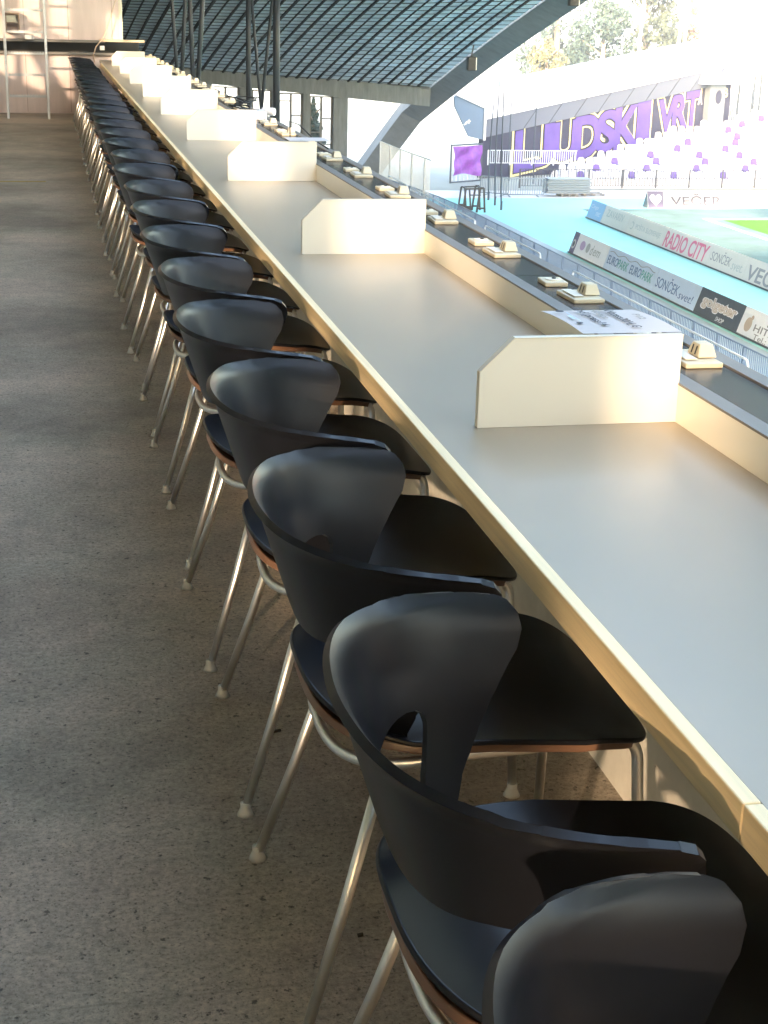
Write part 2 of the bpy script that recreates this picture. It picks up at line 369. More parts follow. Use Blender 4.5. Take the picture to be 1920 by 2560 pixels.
# the small upright piece closing the near divider to the ledge
# sockets
def socket():
    r = empty('power_socket')
    MB().box(-.043, .041, -.070, .070, 0, .012).build('base_plate', M_sock, r, bevel=.003)
    t = MB(); t.add([(.0,-.03,.014),(.043,-.03,.014),(.043,.035,.014),(.0,.035,.014),(.007,-.018,.041),(.036,-.018,.041),(.036,.022,.041),(.007,.022,.041)],
        [(0,3,2,1),(4,5,6,7),(0,1,5,4),(1,2,6,5),(2,3,7,6),(3,0,4,7)])
    t = t.build('outlet_block', M_sock, r, bevel=.002)
    h = MB(); 
    for yy in (-.014, .006): h.add([(.0005,yy,.018),(.0005,yy+.007,.018),(.0052,yy+.007,.036),(.0052,yy,.036)], [(0,1,2,3)]); 
    for v in range(len(h.v)): h.v[v] = (h.v[v][0]-.0012, h.v[v][1], h.v[v][2])
    h.build('slot', M_hole, t)
    MB().box(-.035, -.008, -.045, .055, .0142, .0165).build('flap', M_edge, r, bevel=.0008)
    return r
def plate():
    r = empty('data_outlet')
    MB().box(-.032, .032, -.045, .045, 0, .013).build('base_plate', M_sock, r, bevel=.003)
    b = MB(); b.lathe([(.022, .0), (.022, .003), (.016, .004), (.015, .002)], (0, 0, .0132), 20); b.build('ring', M_edge, r, smooth=False)
    b = MB(); b.lathe([(.006, 0), (.006, .003)], (.004, .004, .0155), 10); b.build('jack', M_hole, r)
    return r
ps, pp = socket(), plate(); NS = 26
for i in range(NS):
    y = 2.95+.7289*i
    o = ps if i == 0 else copy_tree(ps); o.location = (XB+.110, y, .8212); o.rotation_euler = (0, 0, R(random.uniform(-3, 3)))
    tag(o, '%s ivory power socket block on the dark desk ledge, counted from the camera' % ordn(i, NS), 'socket', 'power sockets along the ledge')
    o = pp if i == 0 else copy_tree(pp); o.location = (XB+.104, y+.215, .8212); o.rotation_euler = (0, 0, R(random.uniform(-4, 4)))
    tag(o, '%s square ivory data outlet on the dark ledge, counted from the camera' % ordn(i, NS), 'outlet', 'data outlets along the ledge')
# notice
nt_ = empty('paper_notice', (1.019, 2.778, .9225)); tag(nt_, 'printed white paper notice taped to the top of the nearest divider', 'notice')
b = MB(); nx, ny = 4, 12
for j in range(ny+1):
    for i in range(nx+1):
        t = j/ny; b.v.append((i/nx*.21, t*.275-.0, .0012+.004*math.sin(t*2.6)-.010*t*t))
for j in range(ny):
    for i in range(nx): a = j*(nx+1)+i; b.f.append((a, a+1, a+nx+2, a+nx+1))
b.build('sheet', M_paper, nt_)
K_pr = mat('print_grey', (.25, .25, .24), .6)
PF = lambda x, y, z=.002: ((x, y, z+.0035), (0, -1, -0.0), (1, 0, 0))
text_obj('WLANpress2014_G', .235, .027, PF(.112, .268, .0), M_ink, 'print_line', nt_, .0004, .01)
text_obj('MARIBOR', .09, .013, PF(.088, .215, .0), K_pr, 'print_line', nt_, .0004)
text_obj('dmd1press14', .19, .026, PF(.052, .245, .0), M_ink, 'print_line', nt_, .0004, .01)
text_obj('P12', .05, .016, PF(.165, .165, .0), K_pr, 'print_line', nt_, .0004)
b = MB(); b.lathe([(.009, 0), (.009, .0006)], (.022, .215, .004), 14); b.lathe([(.007, 0), (.007, .0006)], (.022, .085, .0055), 14)
b.build('emblem', M_ink, nt_)
b = MB(); b.box(.028, .030, .10, .19, .0062, .0066); b.box(.02, .026, .12, .16, .0062, .0066); b.build('print_rule', M_boardb, nt_)
# power strip and cable tangle
pz = .8215
st = empty('power_strip', (1.30, 10.18, pz)); tag(st, 'white multi-socket power strip lying on the ledge before the cable tangle', 'power strip')
MB().box(-.085, .085, -.05, .06, 0, .048).build('body', M_ltgrey, st, bevel=.006)
b = MB()
for q in range(9): b.box(-.07+q*.015, -.063+q*.015, -.03, .05, .0485, .0495)
b.build('socket_slots', M_hole, st)
ad = MB().box(1.27, 1.37, 9.88, 10.05, pz, pz+.055).build('power_adapter', M_white, bevel=.008); tag(ad, 'white power adapter brick on the ledge in front of the power strip', 'adapter')
b = MB(); b.tube([(1.40, 10.3, pz+.03), (1.47, 10.25, pz+.03)], .026, 12); tag(b.build('tape_roll', M_ltgrey, smooth=False), 'grey roll beside the power strip on the ledge', 'roll')
rr = random.Random(3)
tg = MB()
for c_ in range(5):
    cx, cy = 1.26+rr.uniform(0, .05), 10.45+rr.uniform(-.05, .2); a0 = rr.uniform(0, 6); ra = rr.uniform(.05, .085); tl = rr.uniform(.3, 1.0); pts = []
    for q in range(30):
        t = a0+q*.42; rad = ra*(1+.15*math.sin(q*.7+c_))
        pts.append((cx+rad*math.cos(t), cy+2.0*rad*math.sin(t), pz+.012+.055*abs(math.sin(t*.5+c_))*tl+.035*c_*.5))
    tg.tube(pts, .0042, 6)
tg.tube(bez((1.24, 10.3, pz+.006), (1.13, 10.1, pz+.03), (1.25, 9.95, pz+.02), 8), .004, 6)
tag(tg.build('cable_tangle', M_cable, smooth=True), 'tangle of black cables heaped on the ledge behind the power strip', 'cable')
b = MB(); b.tube([(1.27, 8.25, pz+.01), (1.275, 8.3, pz+.11), (1.31, 8.2, pz+.10), (1.37, 8.0, pz+.03), (1.40, 7.8, pz+.01)], .0035, 6)
b.tube([(1.27, 8.25, pz+.01), (1.33, 8.1, pz+.02), (1.37, 8.02, pz+.012)], .0035, 6)
tag(b.build('bent_cable', M_cable, smooth=True), 'bent black cable standing up from a ledge socket, before the tangle', 'cable')
b = MB(); b.box(1.10, 1.30, 7.16, 7.35, .9235, .9245)
tag(b.build('loose_paper', M_paper), 'loose white sheet lying on top of the third divider', 'paper')

# ------------------------------------------------------------------ chairs
CX = .62
def plan_pts():
    half = [(.290, 0), (.293, .06), (.302, .12), (.320, .18), (.348, .23), (.382, .265), (.425, .292), (.475, .31), (.53, .320), (.575, .322), (.62, .318)]
    # smooth with Catmull-Rom
    P_ = [Vector((x, -y)) for x, y in half[:0:-1]]+[Vector(p) for p in half]
    out = []
    for i in range(len(P_)-1):
        a, b_, c, d_ = P_[max(i-1, 0)], P_[i], P_[i+1], P_[min(i+2, len(P_)-1)]
        for k_ in range(6):
            t = k_/6
            out.append(.5*((2*b_)+(-a+c)*t+(2*a-5*b_+4*c-d_)*t*t+(-a+3*b_-3*c+d_)*t**3))
    out.append(P_[-1]); return out
PL = plan_pts(); S = [0]
for i in range(1, len(PL)): S.append(S[-1]+(PL[i]-PL[i-1]).length)
SM = S[-1]/2; S = [s-SM for s in S]
def at_s(s):
    s = max(S[0], min(S[-1], s))
    for i in range(1, len(S)):
        if s <= S[i]: break
    t = (s-S[i-1])/(S[i]-S[i-1]); p = PL[i-1].lerp(PL[i], t)
    i0, i1 = max(i-2, 0), min(i+1, len(PL)-1); tg_ = (PL[i1]-PL[i0]).normalized()
    return p, Vector((-tg_.y, tg_.x))           # normal (left of travel)
def s_of_x(x):                                  # arc length on the +y half where the plan curve reaches x
    for i in range(len(PL)//2, len(PL)-1):
        if PL[i+1].x >= x: return S[i]+(S[i+1]-S[i])*(x-PL[i].x)/max(1e-6, PL[i+1].x-PL[i].x)
    return S[-1]
def back_mesh():
    ZT = .80
    # half outline in (x, z) on the side; s from x
    pts = [(.43, .794), (.48, .789), (.525, .784), (.555, .779), (.577, .770), (.591, .755), (.596, .736), (.589, .710), (.562, .670), (.536, .632), (.509, .590), (.482, .550), (.463, .51), (.450, .475),
           (.378, .475), (.392, .52), (.412, .568), (.427, .602), (.434, .625), (.430, .642), (.418, .650), (.398, .652), (.378, .650), (.356, .645), (.335, .638)]
    half = [(s_of_x(x), z) for x, z in pts]
    s_last = half[-1][0]
    half = [(0, .802), (s_of_x(.335)*1.0, .800), (s_of_x(.38), .796)]+half
    half += [(s_last*.8, .632), (s_last*.55, .625), (s_last*.3, .621), (0, .620)]
    ring = half[:-1]+[(-s, z) for s, z in half[:0:-1]]
    ring = [half[0]]+half[1:-1]+[half[-1]]+[(-s, z) for s, z in half[-2:0:-1]]
    bm = bmesh.new(); vs = [bm.verts.new((s, z, 0)) for s, z in ring]
    f = bm.faces.new(vs)
    s_ = S[0]+.01
    while s_ < S[-1]:
        bmesh.ops.bisect_plane(bm, geom=bm.verts[:]+bm.edges[:]+bm.faces[:], plane_co=(s_, 0, 0), plane_no=(1, 0, 0)); s_ += .017
    z_ = .49
    while z_ < .80:
        bmesh.ops.bisect_plane(bm, geom=bm.verts[:]+bm.edges[:]+bm.faces[:], plane_co=(0, z_, 0), plane_no=(0, 1, 0)); z_ += .008 if z_ > .76 else .02
    TH = .007
    # distance to the top edge drives the rolled lip
    for v in bm.verts:
        s, z = v.co.x, v.co.y
        p, n_ = at_s(s)
        t = (ZT-z)
        inset = .27*t+.10*max(0, t-.18)
        edge_top = .802-.0*abs(s) if abs(s) < .3 else .796-.12*(abs(s)-.3)
        lip = max(0, min(1, 1-(edge_top-z)/.026))
        p2 = p+n_*(-inset if False else 0)
        # inward = towards centre (.5, 0)
        inw = -n_ if n_.dot(Vector((.5, 0))-p) < 0 else n_
        rearw = max(0, 1-abs(s)/.30)
        q = p+inw*(inset*(1+.2*rearw))-inw*(.009*lip*lip)
        # legs lean back as they go down
        v.co = Vector((q.x-CX, q.y, z))
    bmesh.ops.recalc_face_normals(bm, faces=bm.faces)
    me = bpy.data.meshes.new('backrest'); bm.to_mesh(me); bm.free()
    return solid(me, .011, .0032)
def solid(me, th, bv):
    o = bpy.data.objects.new('tmp', me); C.objects.link(o)
    md = o.modifiers.new('s', 'SOLIDIFY'); md.thickness = th; md.offset = 0
    md = o.modifiers.new('b', 'BEVEL'); md.width = bv; md.segments = 3; md.limit_method = 'ANGLE'; md.angle_limit = R(50)
    md = o.modifiers.new('w', 'WEIGHTED_NORMAL'); md.weight = 60
    for p in me.polygons: p.use_smooth = True
    dg = bpy.context.evaluated_depsgraph_get(); m2 = bpy.data.meshes.new_from_object(o.evaluated_get(dg))
    bpy.data.objects.remove(o)
    for p in m2.polygons: p.use_smooth = True
    m2.materials.clear(); m2.materials.append(M_blackp); return m2
def seat_mesh(under=False):
    NR, NT = 14, 72; bm = bmesh.new(); rows = []
    def pos(r, th):
        c, s = math.cos(th), math.sin(th); e = 2/7.5 if c > 0 else 2/2.9
        x = math.copysign(abs(c)**e, c)*r; y = math.copysign(abs(s)**(2/6.0 if c > 0 else 2/2.9), s)*r
        X = .612+(.276 if x > 0 else .262)*x; Y = .262*y*(1-.05*min(0, x)**2)*(1-.06*max(0, x)**3)
        if under: X = .60+(X-.60)*.965; Y *= .965
        z = .478-.010*(1-r*r)
        if X < .50: z += .9*(.50-X)**1.5*1.0
        z += .016*abs(y)**4*(1 if X < .6 else max(0, 1-(X-.6)/.15))
        if X > .76: z -= 2.0*(X-.76)**2
        if under: z -= .0135+.016*max(0, min(1, (.47-X)/.09))
        return Vector((X-CX, Y, z))
    ctr = bm.verts.new(pos(0, 0))
    for i in range(1, NR+1): rows.append([bm.verts.new(pos((i/NR)**.85, 2*math.pi*j/NT)) for j in range(NT)])
    for j in range(NT): bm.faces.new((ctr, rows[0][j], rows[0][(j+1) % NT]))
    for i in range(NR-1):
        for j in range(NT): bm.faces.new((rows[i][j], rows[i+1][j], rows[i+1][(j+1) % NT], rows[i][(j+1) % NT]))
    bmesh.ops.recalc_face_normals(bm, faces=bm.faces)
    me = bpy.data.meshes.new('seat_underside' if under else 'seat'); bm.to_mesh(me); bm.free(); q = solid(me, .014 if under else .009, .003)
    if under: q.materials.clear(); q.materials.append(M_under)
    return q
def make_chair():
    r = empty('chair')
    for nm, me in (('backrest', back_mesh()), ('seat', seat_mesh())):
        me.name = nm; o = bpy.data.objects.new(nm, me); C.objects.link(o); o.parent = r
    u_ = seat_mesh(True); o = bpy.data.objects.new('seat_underside', u_); C.objects.link(o); o.parent = r
    rad = .0095
    ring = []
    for i in range(49):
        t = math.pi*(i/48)-math.pi/2     # open at the front
        c, s = math.cos(t), math.sin(t)
        ring.append((.56-.172*abs(c)**.8-CX, .222*math.copysign(abs(s)**.75, s), .455-.035*abs(c)))
    ring = [(.80-CX, -.220, .463), (.68-CX, -.226, .460)]+ring+[(.68-CX, .226, .460), (.80-CX, .220, .463)]
    MB().tube(ring, rad, 12).build('seat_frame', M_steel, r, smooth=True)
    MB().tube([(.72-CX, -.218, .452), (.72-CX, .218, .452)], .008, 8).build('cross_bar', M_steel, r, smooth=True)
    for s in (-1, 1):
        pth = round_path([(.78-CX, s*.2205, .460), (.858-CX, s*.212, .454), (.872-CX, s*.27, .02)], .045, 7)
        lg = MB().tube(pth, rad, 12).build('front_leg', M_steel, r, smooth=True)
        MB().lathe([(.011, .026), (.0105, .017), (.014, .008), (.018, 0)][::-1], (.872-CX, s*.2705, 0), 16).build('glide', M_glide, lg, smooth=True)
        lg = MB().tube([(.452-CX, s*.212, .440), (.39-CX, s*.24, .22), (.327-CX, s*.27, .02)], rad, 12).build('rear_leg', M_steel, r, smooth=True)
        MB().lathe([(.011, .026), (.0105, .017), (.014, .008), (.018, 0)][::-1], (.324-CX, s*.272, 0), 16).build('glide', M_glide, lg, smooth=True)
    return r
ch0 = make_chair(); NC = 30
for i in range(NC):
    o = ch0 if i == 0 else copy_tree(ch0)
    dx = [0, 0, 0, .004, -.006, .006][i % 6] if i < 6 else random.uniform(-.012, .012)
    o.location = (CX+dx, .78+.70*i+random.uniform(-.012, .012)*(i > 3), 0); o.rotation_euler = (0, 0, R(random.uniform(-1.6, 1.6)) if i > 2 else 0)
    tag(o, '%s black tub chair with steel legs in the row, counted from the camera' % ordn(i, NC), 'chair', 'black chairs along the desk')

# debris on the floor
for (x, y, l_, a, lab) in [(.413, 2.95, .030, 15, 'dark twig on the concrete floor between two chair leg pairs'), (.46, 2.17, .010, 0, 'dark crumb of debris on the floor near the closest chairs')]:
    b = MB(); q = R(a); b.beam((x, y, .0035), (x+l_*math.cos(q), y+l_*math.sin(q), .0045), .005, .005); tag(b.build('twig', mat('twig_brown', (.04, .03, .02), .8)), lab, 'twig')

# ------------------------------------------------------------------ roof shell, arch, end facade
def arch_z(y): return 8.3-.00388*(y-30)**2 if y < 88 else 8.3-.00388*58**2-1.05*(y-88)*(1+.03*(y-88))
def arch_x(z): return 19.64+.5*(z+8)
ys = [-28+2*i for i in range(59)]+[89, 90, 91, 91.7]
an = Vector((1, 0, -.5)).normalized(); ai = Vector((.5, 0, 1)).normalized()
b = MB(); k0 = 0
sec = []
for i, y in enumerate(ys):
    z = arch_z(y); dz = (arch_z(y+.1)-arch_z(y-.1))/.2; tn = Vector((.5*dz, 1, dz)).normalized(); upn = an.cross(tn).normalized()
    if upn.z < 0: upn = -upn
    p = Vector((arch_x(z), y, z)); W, Hh = 1.25, 1.35
    b.v += [tuple(p), tuple(p-an*W), tuple(p-an*W+upn*Hh), tuple(p+upn*Hh)]; sec.append((p-an*W, p-an*W+upn*Hh))
for i in range(len(ys)-1):
    for j in range(4): b.f.append((i*4+j, i*4+(j+1) % 4, i*4+4+(j+1) % 4, i*4+4+j))
b.f += [(0, 1, 2, 3), tuple(len(b.v)-4+j for j in (3, 2, 1, 0))]
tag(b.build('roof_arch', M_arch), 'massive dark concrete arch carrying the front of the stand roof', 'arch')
def xb(y): return -6.0
def zb(y): return 4.9-.00182*(y-30)**2
def roofp(u, y0):
    y = max(y0, 18)          # level over the near half
    z1 = arch_z(y)+.62; x1 = arch_x(arch_z(y))-1.15; x0, z0 = xb(y), zb(y)
    sag = -.35*math.sin(math.pi*u)
    return Vector((x0+(x1-x0)*u, y0, z0+(z1-z0)*u+sag))
rf = empty('stand_roof', (0, 0, 0)); tag(rf, 'curved grandstand roof underside of grey slabs between dark crossing ribs', 'roof')
rys = [-14+2.0*i for i in range(50)]+[84.8]; NU = 28
b = MB()
for y in rys:
    for j in range(NU+1): b.v.append(tuple(roofp(j/NU, y)+Vector((0, 0, .035))))
for i in range(len(rys)-1):
    for j in range(NU):
        if -2 <= rys[i] < 12 and (j >= 13 or j in (5, 6, 7, 8, 9)): continue      # slabs left out of the unseen near roof to let skylight in
        a = i*(NU+1)+j; b.f.append((a, a+1, a+NU+2, a+NU+1))
me_o = b.build('slabs', M_panel, rf, smooth=True)
# ribs run along the vault
NRIB = 46
def strip_along(u0_, u1_, ya, yb, wd, dp, n=20):
    m_ = MB(); k_ = 0
    for i in range(n+1):
        t = i/n; y = ya+(yb-ya)*t; u_ = u0_+(u1_-u0_)*t
        p = roofp(u_, y); q = roofp(u_+.002, y); sx = (q-p).normalized()*wd/2
        m_.v += [tuple(p-sx+Vector((0, 0, .05))), tuple(p+sx+Vector((0, 0, .05))), tuple(p+sx-Vector((0, 0, dp))), tuple(p-sx-Vector((0, 0, dp)))]
    for i in range(n):
        for j in range(4): m_.f.append((i*4+j, i*4+(j+1) % 4, i*4+4+(j+1) % 4, i*4+4+j))
    return m_
for i in range(NRIB):
    u_ = (i+.5)/NRIB
    wd = (.13, .06, .10)[i % 3]
    strip_along(u_*.985, u_*.985, 84.6, 20, wd, .035 if wd > .08 else .02, 40).build('rib', M_rib, rf)
bt = MB()
yy = 84.2; nb_ = 0; far_b = MB()
while yy > 20:
    m_ = MB() if nb_ < 50 else far_b
    k_ = len(m_.v); n = 24; wd = .045
    for i in range(n+1):
        p = roofp(i/n, yy)
        m_.v += [(p.x, p.y-wd/2, p.z+.05), (p.x, p.y+wd/2, p.z+.05), (p.x, p.y+wd/2, p.z+.008), (p.x, p.y-wd/2, p.z+.008)]
    for i in range(n):
        for j in range(4): a = k_+i*4; m_.f.append((a+j, a+(j+1) % 4, a+4+(j+1) % 4, a+4+j))
    if nb_ < 50: m_.build('batten', M_rib, rf)
    nb_ += 1; yy -= .58
far_b.build('overhead_battens', M_rib, rf)['kind'] = 'stuff'
# loudspeaker boxes hung under the arch
for (x, y, z, lab) in [(20.9, 76, -1.0, 'black loudspeaker box hung low under the concrete arch'), (24.05, 70, 2.2, 'black loudspeaker box on the arch at the top edge')]:
    s_ = empty('speaker', (x, y, z)); tag(s_, lab, 'speaker', 'loudspeakers under the arch')
    MB().box(-.22, .22, -.2, .2, -.35, .35).build('housing', M_hole, s_, bevel=.04); MB().box(.22, .26, -.16, .16, -.3, .3).build('lens', M_galv, s_)  # the part called lens is the loudspeaker's front face
    MB().beam((0, 0, .35), (.1, 0, .9), .06, .06).build('bracket', M_hole, s_)
# end facade: beam, columns and windows
YF = 84.3
def beamz(x): return -2.66-.085*(x-20.3)
fc = empty('end_facade', (0, YF, 0)); tag(fc, 'grey concrete end wall of the stand with tall window bays', 'building')
b = MB(); b.add([(-6, 0, beamz(-6)-.95), (20.9, 0, beamz(20.9)-.92), (20.9, .7, beamz(20.9)-.92), (-6, .7, beamz(-6)-.95), (-6, 0, beamz(-6)+.12), (20.9, 0, beamz(20.9)+.0), (20.9, .7, beamz(20.9)+.5), (-6, .7, beamz(-6)+.9)],
    [(0,3,2,1),(4,5,6,7),(0,1,5,4),(1,2,6,5),(2,3,7,6),(3,0,4,7)]); b.build('beam', M_concd, fc)
def col(x0, x1, y0=.05, y1=.65):
    MB().box(x0, x1, y0, y1, G0, beamz((x0+x1)/2)-.93).build('column', M_concd, fc)
col(15.42, 16.22)
for x0, x1 in [(13.72, 14.10), (12.0, 12.38), (10.2, 10.9), (8.3, 8.68), (6.6, 6.98)]: col(x0, x1, .15, .5)
for x0, x1 in [(14.10, 15.42), (12.38, 13.72), (10.9, 12.0), (8.68, 10.2), (6.98, 8.3), (5.2, 6.6)]:
    w_ = MB(); zt = beamz(x1)-.93; xm = (x0+x1)/2
    w_.box(x0, x0+.07, .3, .38, G0, zt); w_.box(x1-.12, x1, .3, .38, G0, zt); w_.box(xm-.06, xm+.06, .3, .38, G0, zt); w_.box(x0, x1, .3, .38, zt-.07, zt)
    for z in (zt-.42, zt-1.95, zt-3.3): w_.box(x0+.07, xm-.06, .32, .36, z-.03, z+.03)
    for z in (zt-1.2, zt-2.6, zt-3.9): w_.box(xm+.06, x1-.12, .32, .36, z-.03, z+.03)
    wf = w_.build('window', M_frame, fc)
tag(MB().box(-6, 5.2, YF+.1, YF+.4, G0, -1.4).build('facade_wall', M_concd), 'solid concrete infill wall at the far back of the stand', 'wall')

tag(MB().box(-6.4, -6.1, 14, 84, G0, 8.5).build('sun_block_wall', M_concd), 'unseen concrete wall added behind the far stand to block the sun', 'wall')  # added out of view to keep low sun off the end beam and posts
tag(MB().box(-4.0, .45, 6, 20, 3.86, 3.95).box(-4.0, 1.05, -15, 6, 3.86, 3.95).build('shading_ceiling', mat('pale_ceiling_board', (.55, .51, .45), .8)), 'unseen boarded ceiling added over the walkway to shade the floor', 'ceiling')  # added overhead, out of view, to shade the left of the floor
# roof posts
def post(a, b_, r_, lab):
    m_ = MB().tube([a, b_], r_, 14); o = m_.build('steel_post', M_pole, smooth=True); tag(o, lab, 'post', 'steel roof posts'); return o
def toroof(bx, by, bz, tx, ty, r_, lab):     # extends the post down to the terrace and up to the roof
    A = Vector((bx, by, bz)); B = Vector((tx, ty, 1.7)); dd = (B-A)/(B.z-A.z)
    post(A+dd*(-4-A.z if by > 40 else -2.2-A.z), A+dd*(4.6-A.z), r_, lab)
toroof(7.24, 50, -1.886, 7.23, 50, .115, 'thickest vertical steel post, rightmost of the roof posts')
toroof(6.322, 50, -1.557, 6.331, 50, .082, 'vertical steel post just left of the slanted pair')
toroof(6.74, 50, -1.73, 6.43, 50, .05, 'thin slanted steel brace leaning left from the shared foot')
toroof(6.74, 50, -1.73, 7.10, 50, .055, 'thin slanted steel brace leaning right from the shared foot')
toroof(2.821, 35, .143, 2.73, 35, .04, 'thin steel post, leftmost of the far group near the booth')
toroof(2.936, 35, .102, 3.04, 35, .045, 'steel post leaning right, second in the far group')
toroof(3.175, 35, -.015, 3.13, 35, .05, 'dark steel post, third in the far group')
toroof(3.299, 35, -.047, 3.42, 35, .055, 'slanted steel post, rightmost of the far group')

# ------------------------------------------------------------------ ground fence, handrails, stair rail
def fence(name, pts, zt, z0, post_d, bar_d, mt_, lab, cat='fence', br=.011, pr=.03, group=None):
    r = empty(name, (pts[0][0], pts[0][1], 0)); tag(r, lab, cat, group); o_ = Vector((pts[0][0], pts[0][1], 0))
    P_ = [Vector((p[0], p[1], 0))-o_ for p in pts]
    T = MB(); T.tube([p+Vector((0, 0, zt)) for p in P_], .022, 6); T.build('top_rail', mt_, r)
    T = MB(); T.tube([p+Vector((0, 0, z0+.12)) for p in P_], .018, 6); T.build('bottom_rail', mt_, r)
    bars = MB(); acc = 0
    for i in range(len(P_)-1):
        a, b_ = P_[i], P_[i+1]; Ln = (b_-a).length; n = max(1, round(Ln/bar_d)); dd = (b_-a)/n
        for k_ in range(n):
            q = a+dd*k_; bars.box(q.x-br, q.x+br, q.y-br, q.y+br, z0+.12, zt)
    bars.build('bars', mt_, r)
    tot = sum((P_[i+1]-P_[i]).length for i in range(len(P_)-1)); n = int(tot/post_d)
    for k_ in range(n+1):
        s = k_*post_d; i = 0
        while i < len(P_)-2 and s > (P_[i+1]-P_[i]).length: s -= (P_[i+1]-P_[i]).length; i += 1
        q = P_[i]+(P_[i+1]-P_[i]).normalized()*s
        MB().box(q.x-pr, q.x+pr, q.y-pr, q.y+pr, z0, zt).build('post', mt_, r)
    return r
fence('trackside_fence', [(18.15, 30), (18.1, 66), (17.95, 70), (17.6, 73.5), (17.0, 78)], -6.9, G0, 1.7, .115, M_railb, 'long blue-grey barred fence between the terrace and the walkway')
fence('stair_railing', [(17.45, 81.2), (17.5, 77.5), (17.6, 74.2), (17.75, 71.0)], -5.3, -7.9, 2.3, .17, M_galv, 'tall pale grey barred stair railing beside the arch foot', 'railing', .012, .04)
fence('platform_railing', [(24.2, 83.5), (29.5, 83.5)], -5.93, -6.75, 1.3, .13, M_railw, 'white barred railing in front of the graffiti wall', 'railing', .014)
fence('stand_fence', [(25.8, 82.4), (48, 82.4)], -6.85, -7.9, 2.05, .16, M_fdark, 'grey barred fence along the front of the purple and white seats', br=.016, pr=.04)
for (y0_, y1_, lab) in [(76.5, 72.2, 'pale handrail nearest the stair railing'), (71.5, 59.8, 'long pale handrail in the middle of the terrace front'), (58.3, 51.0, 'pale handrail behind the nearest sockets'), (47.5, 34.0, 'pale handrail closest to the camera')]:
    p = round_path([(16.9, y0_, -7.6), (16.9, y0_, -6.62), (16.9, y1_, -6.62), (16.9, y1_, -7.6)], .2, 5)
    tag(MB().tube(p, .032, 8).build('handrail', M_railw, smooth=True), lab, 'handrail', 'handrails along the terrace front')

# ------------------------------------------------------------------ advertising boards
LEAN = .30
def board(name, x, ya, yb, m_, label, texts=(), extra=None, h=.88):
    r = empty(name, (x, ya, G0)); tag(r, label, 'advertising board', 'advertising boards beside the track')
    n = Vector((-1, 0, LEAN/h)).normalized(); W_ = ya-yb
    ex = Vector((0, -1, 0)); ey = Vector((LEAN, 0, h)).normalized(); hh = math.hypot(LEAN, h)
    MB().prism([(0.01, 0.03), (W_-.01, 0.03), (W_-.01, hh), (0.01, hh)], ((0, 0, 0), ex, ey), -.03).build('panel', m_, r)
    MB().box(-.03, .03, -W_+.01, -.01, 0, .05).build('foot_rail', M_navy, r)
    MB().add([(LEAN, -.01, h-.02), (LEAN*2, -.01, 0), (LEAN*2, -W_+.01, 0), (LEAN, -W_+.01, h-.02)], [(0, 1, 2, 3)]).build('rear_panel', m_, r)
    for (t, x0, y0, w_, h_, mm, off, shr) in texts:
        text_obj(t, w_, h_, (ex*x0+ey*y0, ex, ey), mm, 'lettering', r, .004, off, shr)
    if extra: extra(r, ex, ey)
    return r
def mk(n_, c, r_=.6): return mat(n_, c, r_)
K_blue = mk('ink_blue', (.07, .16, .40)); K_teal = mk('ink_teal', (.06, .34, .36)); K_red = mk('ink_pink_red', (.62, .12, .26)); K_grey = mk('ink_grey', (.22, .24, .30)); K_pale = mk('ink_pale_grey', (.38, .43, .48)); K_gold = mk('ink_beige', (.46, .38, .33)); K_lil = mk('ink_lilac', (.50, .38, .66)); K_silver = mk('ink_silver', (.62, .60, .62))
def disc(r, ex, ey, cx, cy, rad, m_, nm, lift=.002, sq=1):
    nz = ex.cross(ey).normalized(); n = 20
    MB().prism([(cx+rad*math.cos(2*math.pi*i/n), cy+sq*rad*math.sin(2*math.pi*i/n)) for i in range(n)], (nz*lift, ex, ey), .003).build(nm, m_, r)
def ex_logo(r, ex, ey):
    disc(r, ex, ey, .27, .42, .2, K_silver, 'emblem'); disc(r, ex, ey, .27, .42, .12, M_navy, 'emblem_core', .006)
board('advert_board', 21.08, 60.0, 59.44, mk('board_plum', (.13, .12, .24)), 'narrow dark plum board with a round emblem, far left of the near row', (), ex_logo)
board('advert_board', 21.08, 59.44, 55.85, M_board, 'white board reading dem in the near row', [('d', 1.75, .28, .28, .42, K_pale, 0, .2), ('em', 2.1, .3, .75, .26, K_pale, 0, .2)],
      lambda r, ex, ey: (disc(r, ex, ey, .75, .5, .28, K_lil, 'emblem', .002, .7), disc(r, ex, ey, 1.4, .5, .2, K_pale, 'emblem')))
def wavy(r, ex, ey):
    nz = ex.cross(ey).normalized(); t = MB(); t.tube([ex*(.2+i*.12)+ey*(.74+.05*math.sin(i*.62))+nz*.01 for i in range(40)], .012, 5); t.build('wave_line', K_grey, r)
board('advert_board', 21.08, 55.85, 50.73, M_boardb, 'pale blue board reading EUROPARK twice under a wavy line', [('EURO', .2, .28, 1.1, .34, K_blue, .012, 0), ('PARK', 1.32, .28, 1.05, .34, K_teal, .012, 0), ('EURO', 2.6, .28, 1.1, .34, K_blue, .012, 0), ('PARK', 3.75, .28, 1.05, .34, K_teal, .012, 0)], wavy)
board('advert_board', 21.08, 50.73, 46.95, M_boardb, 'pale blue board reading SONCEK svet in the near row', [('SONČEK', .12, .26, 2.05, .50, K_blue, .004, 0), ('svet!', 2.25, .22, 1.2, .28, K_blue, 0, .15)])
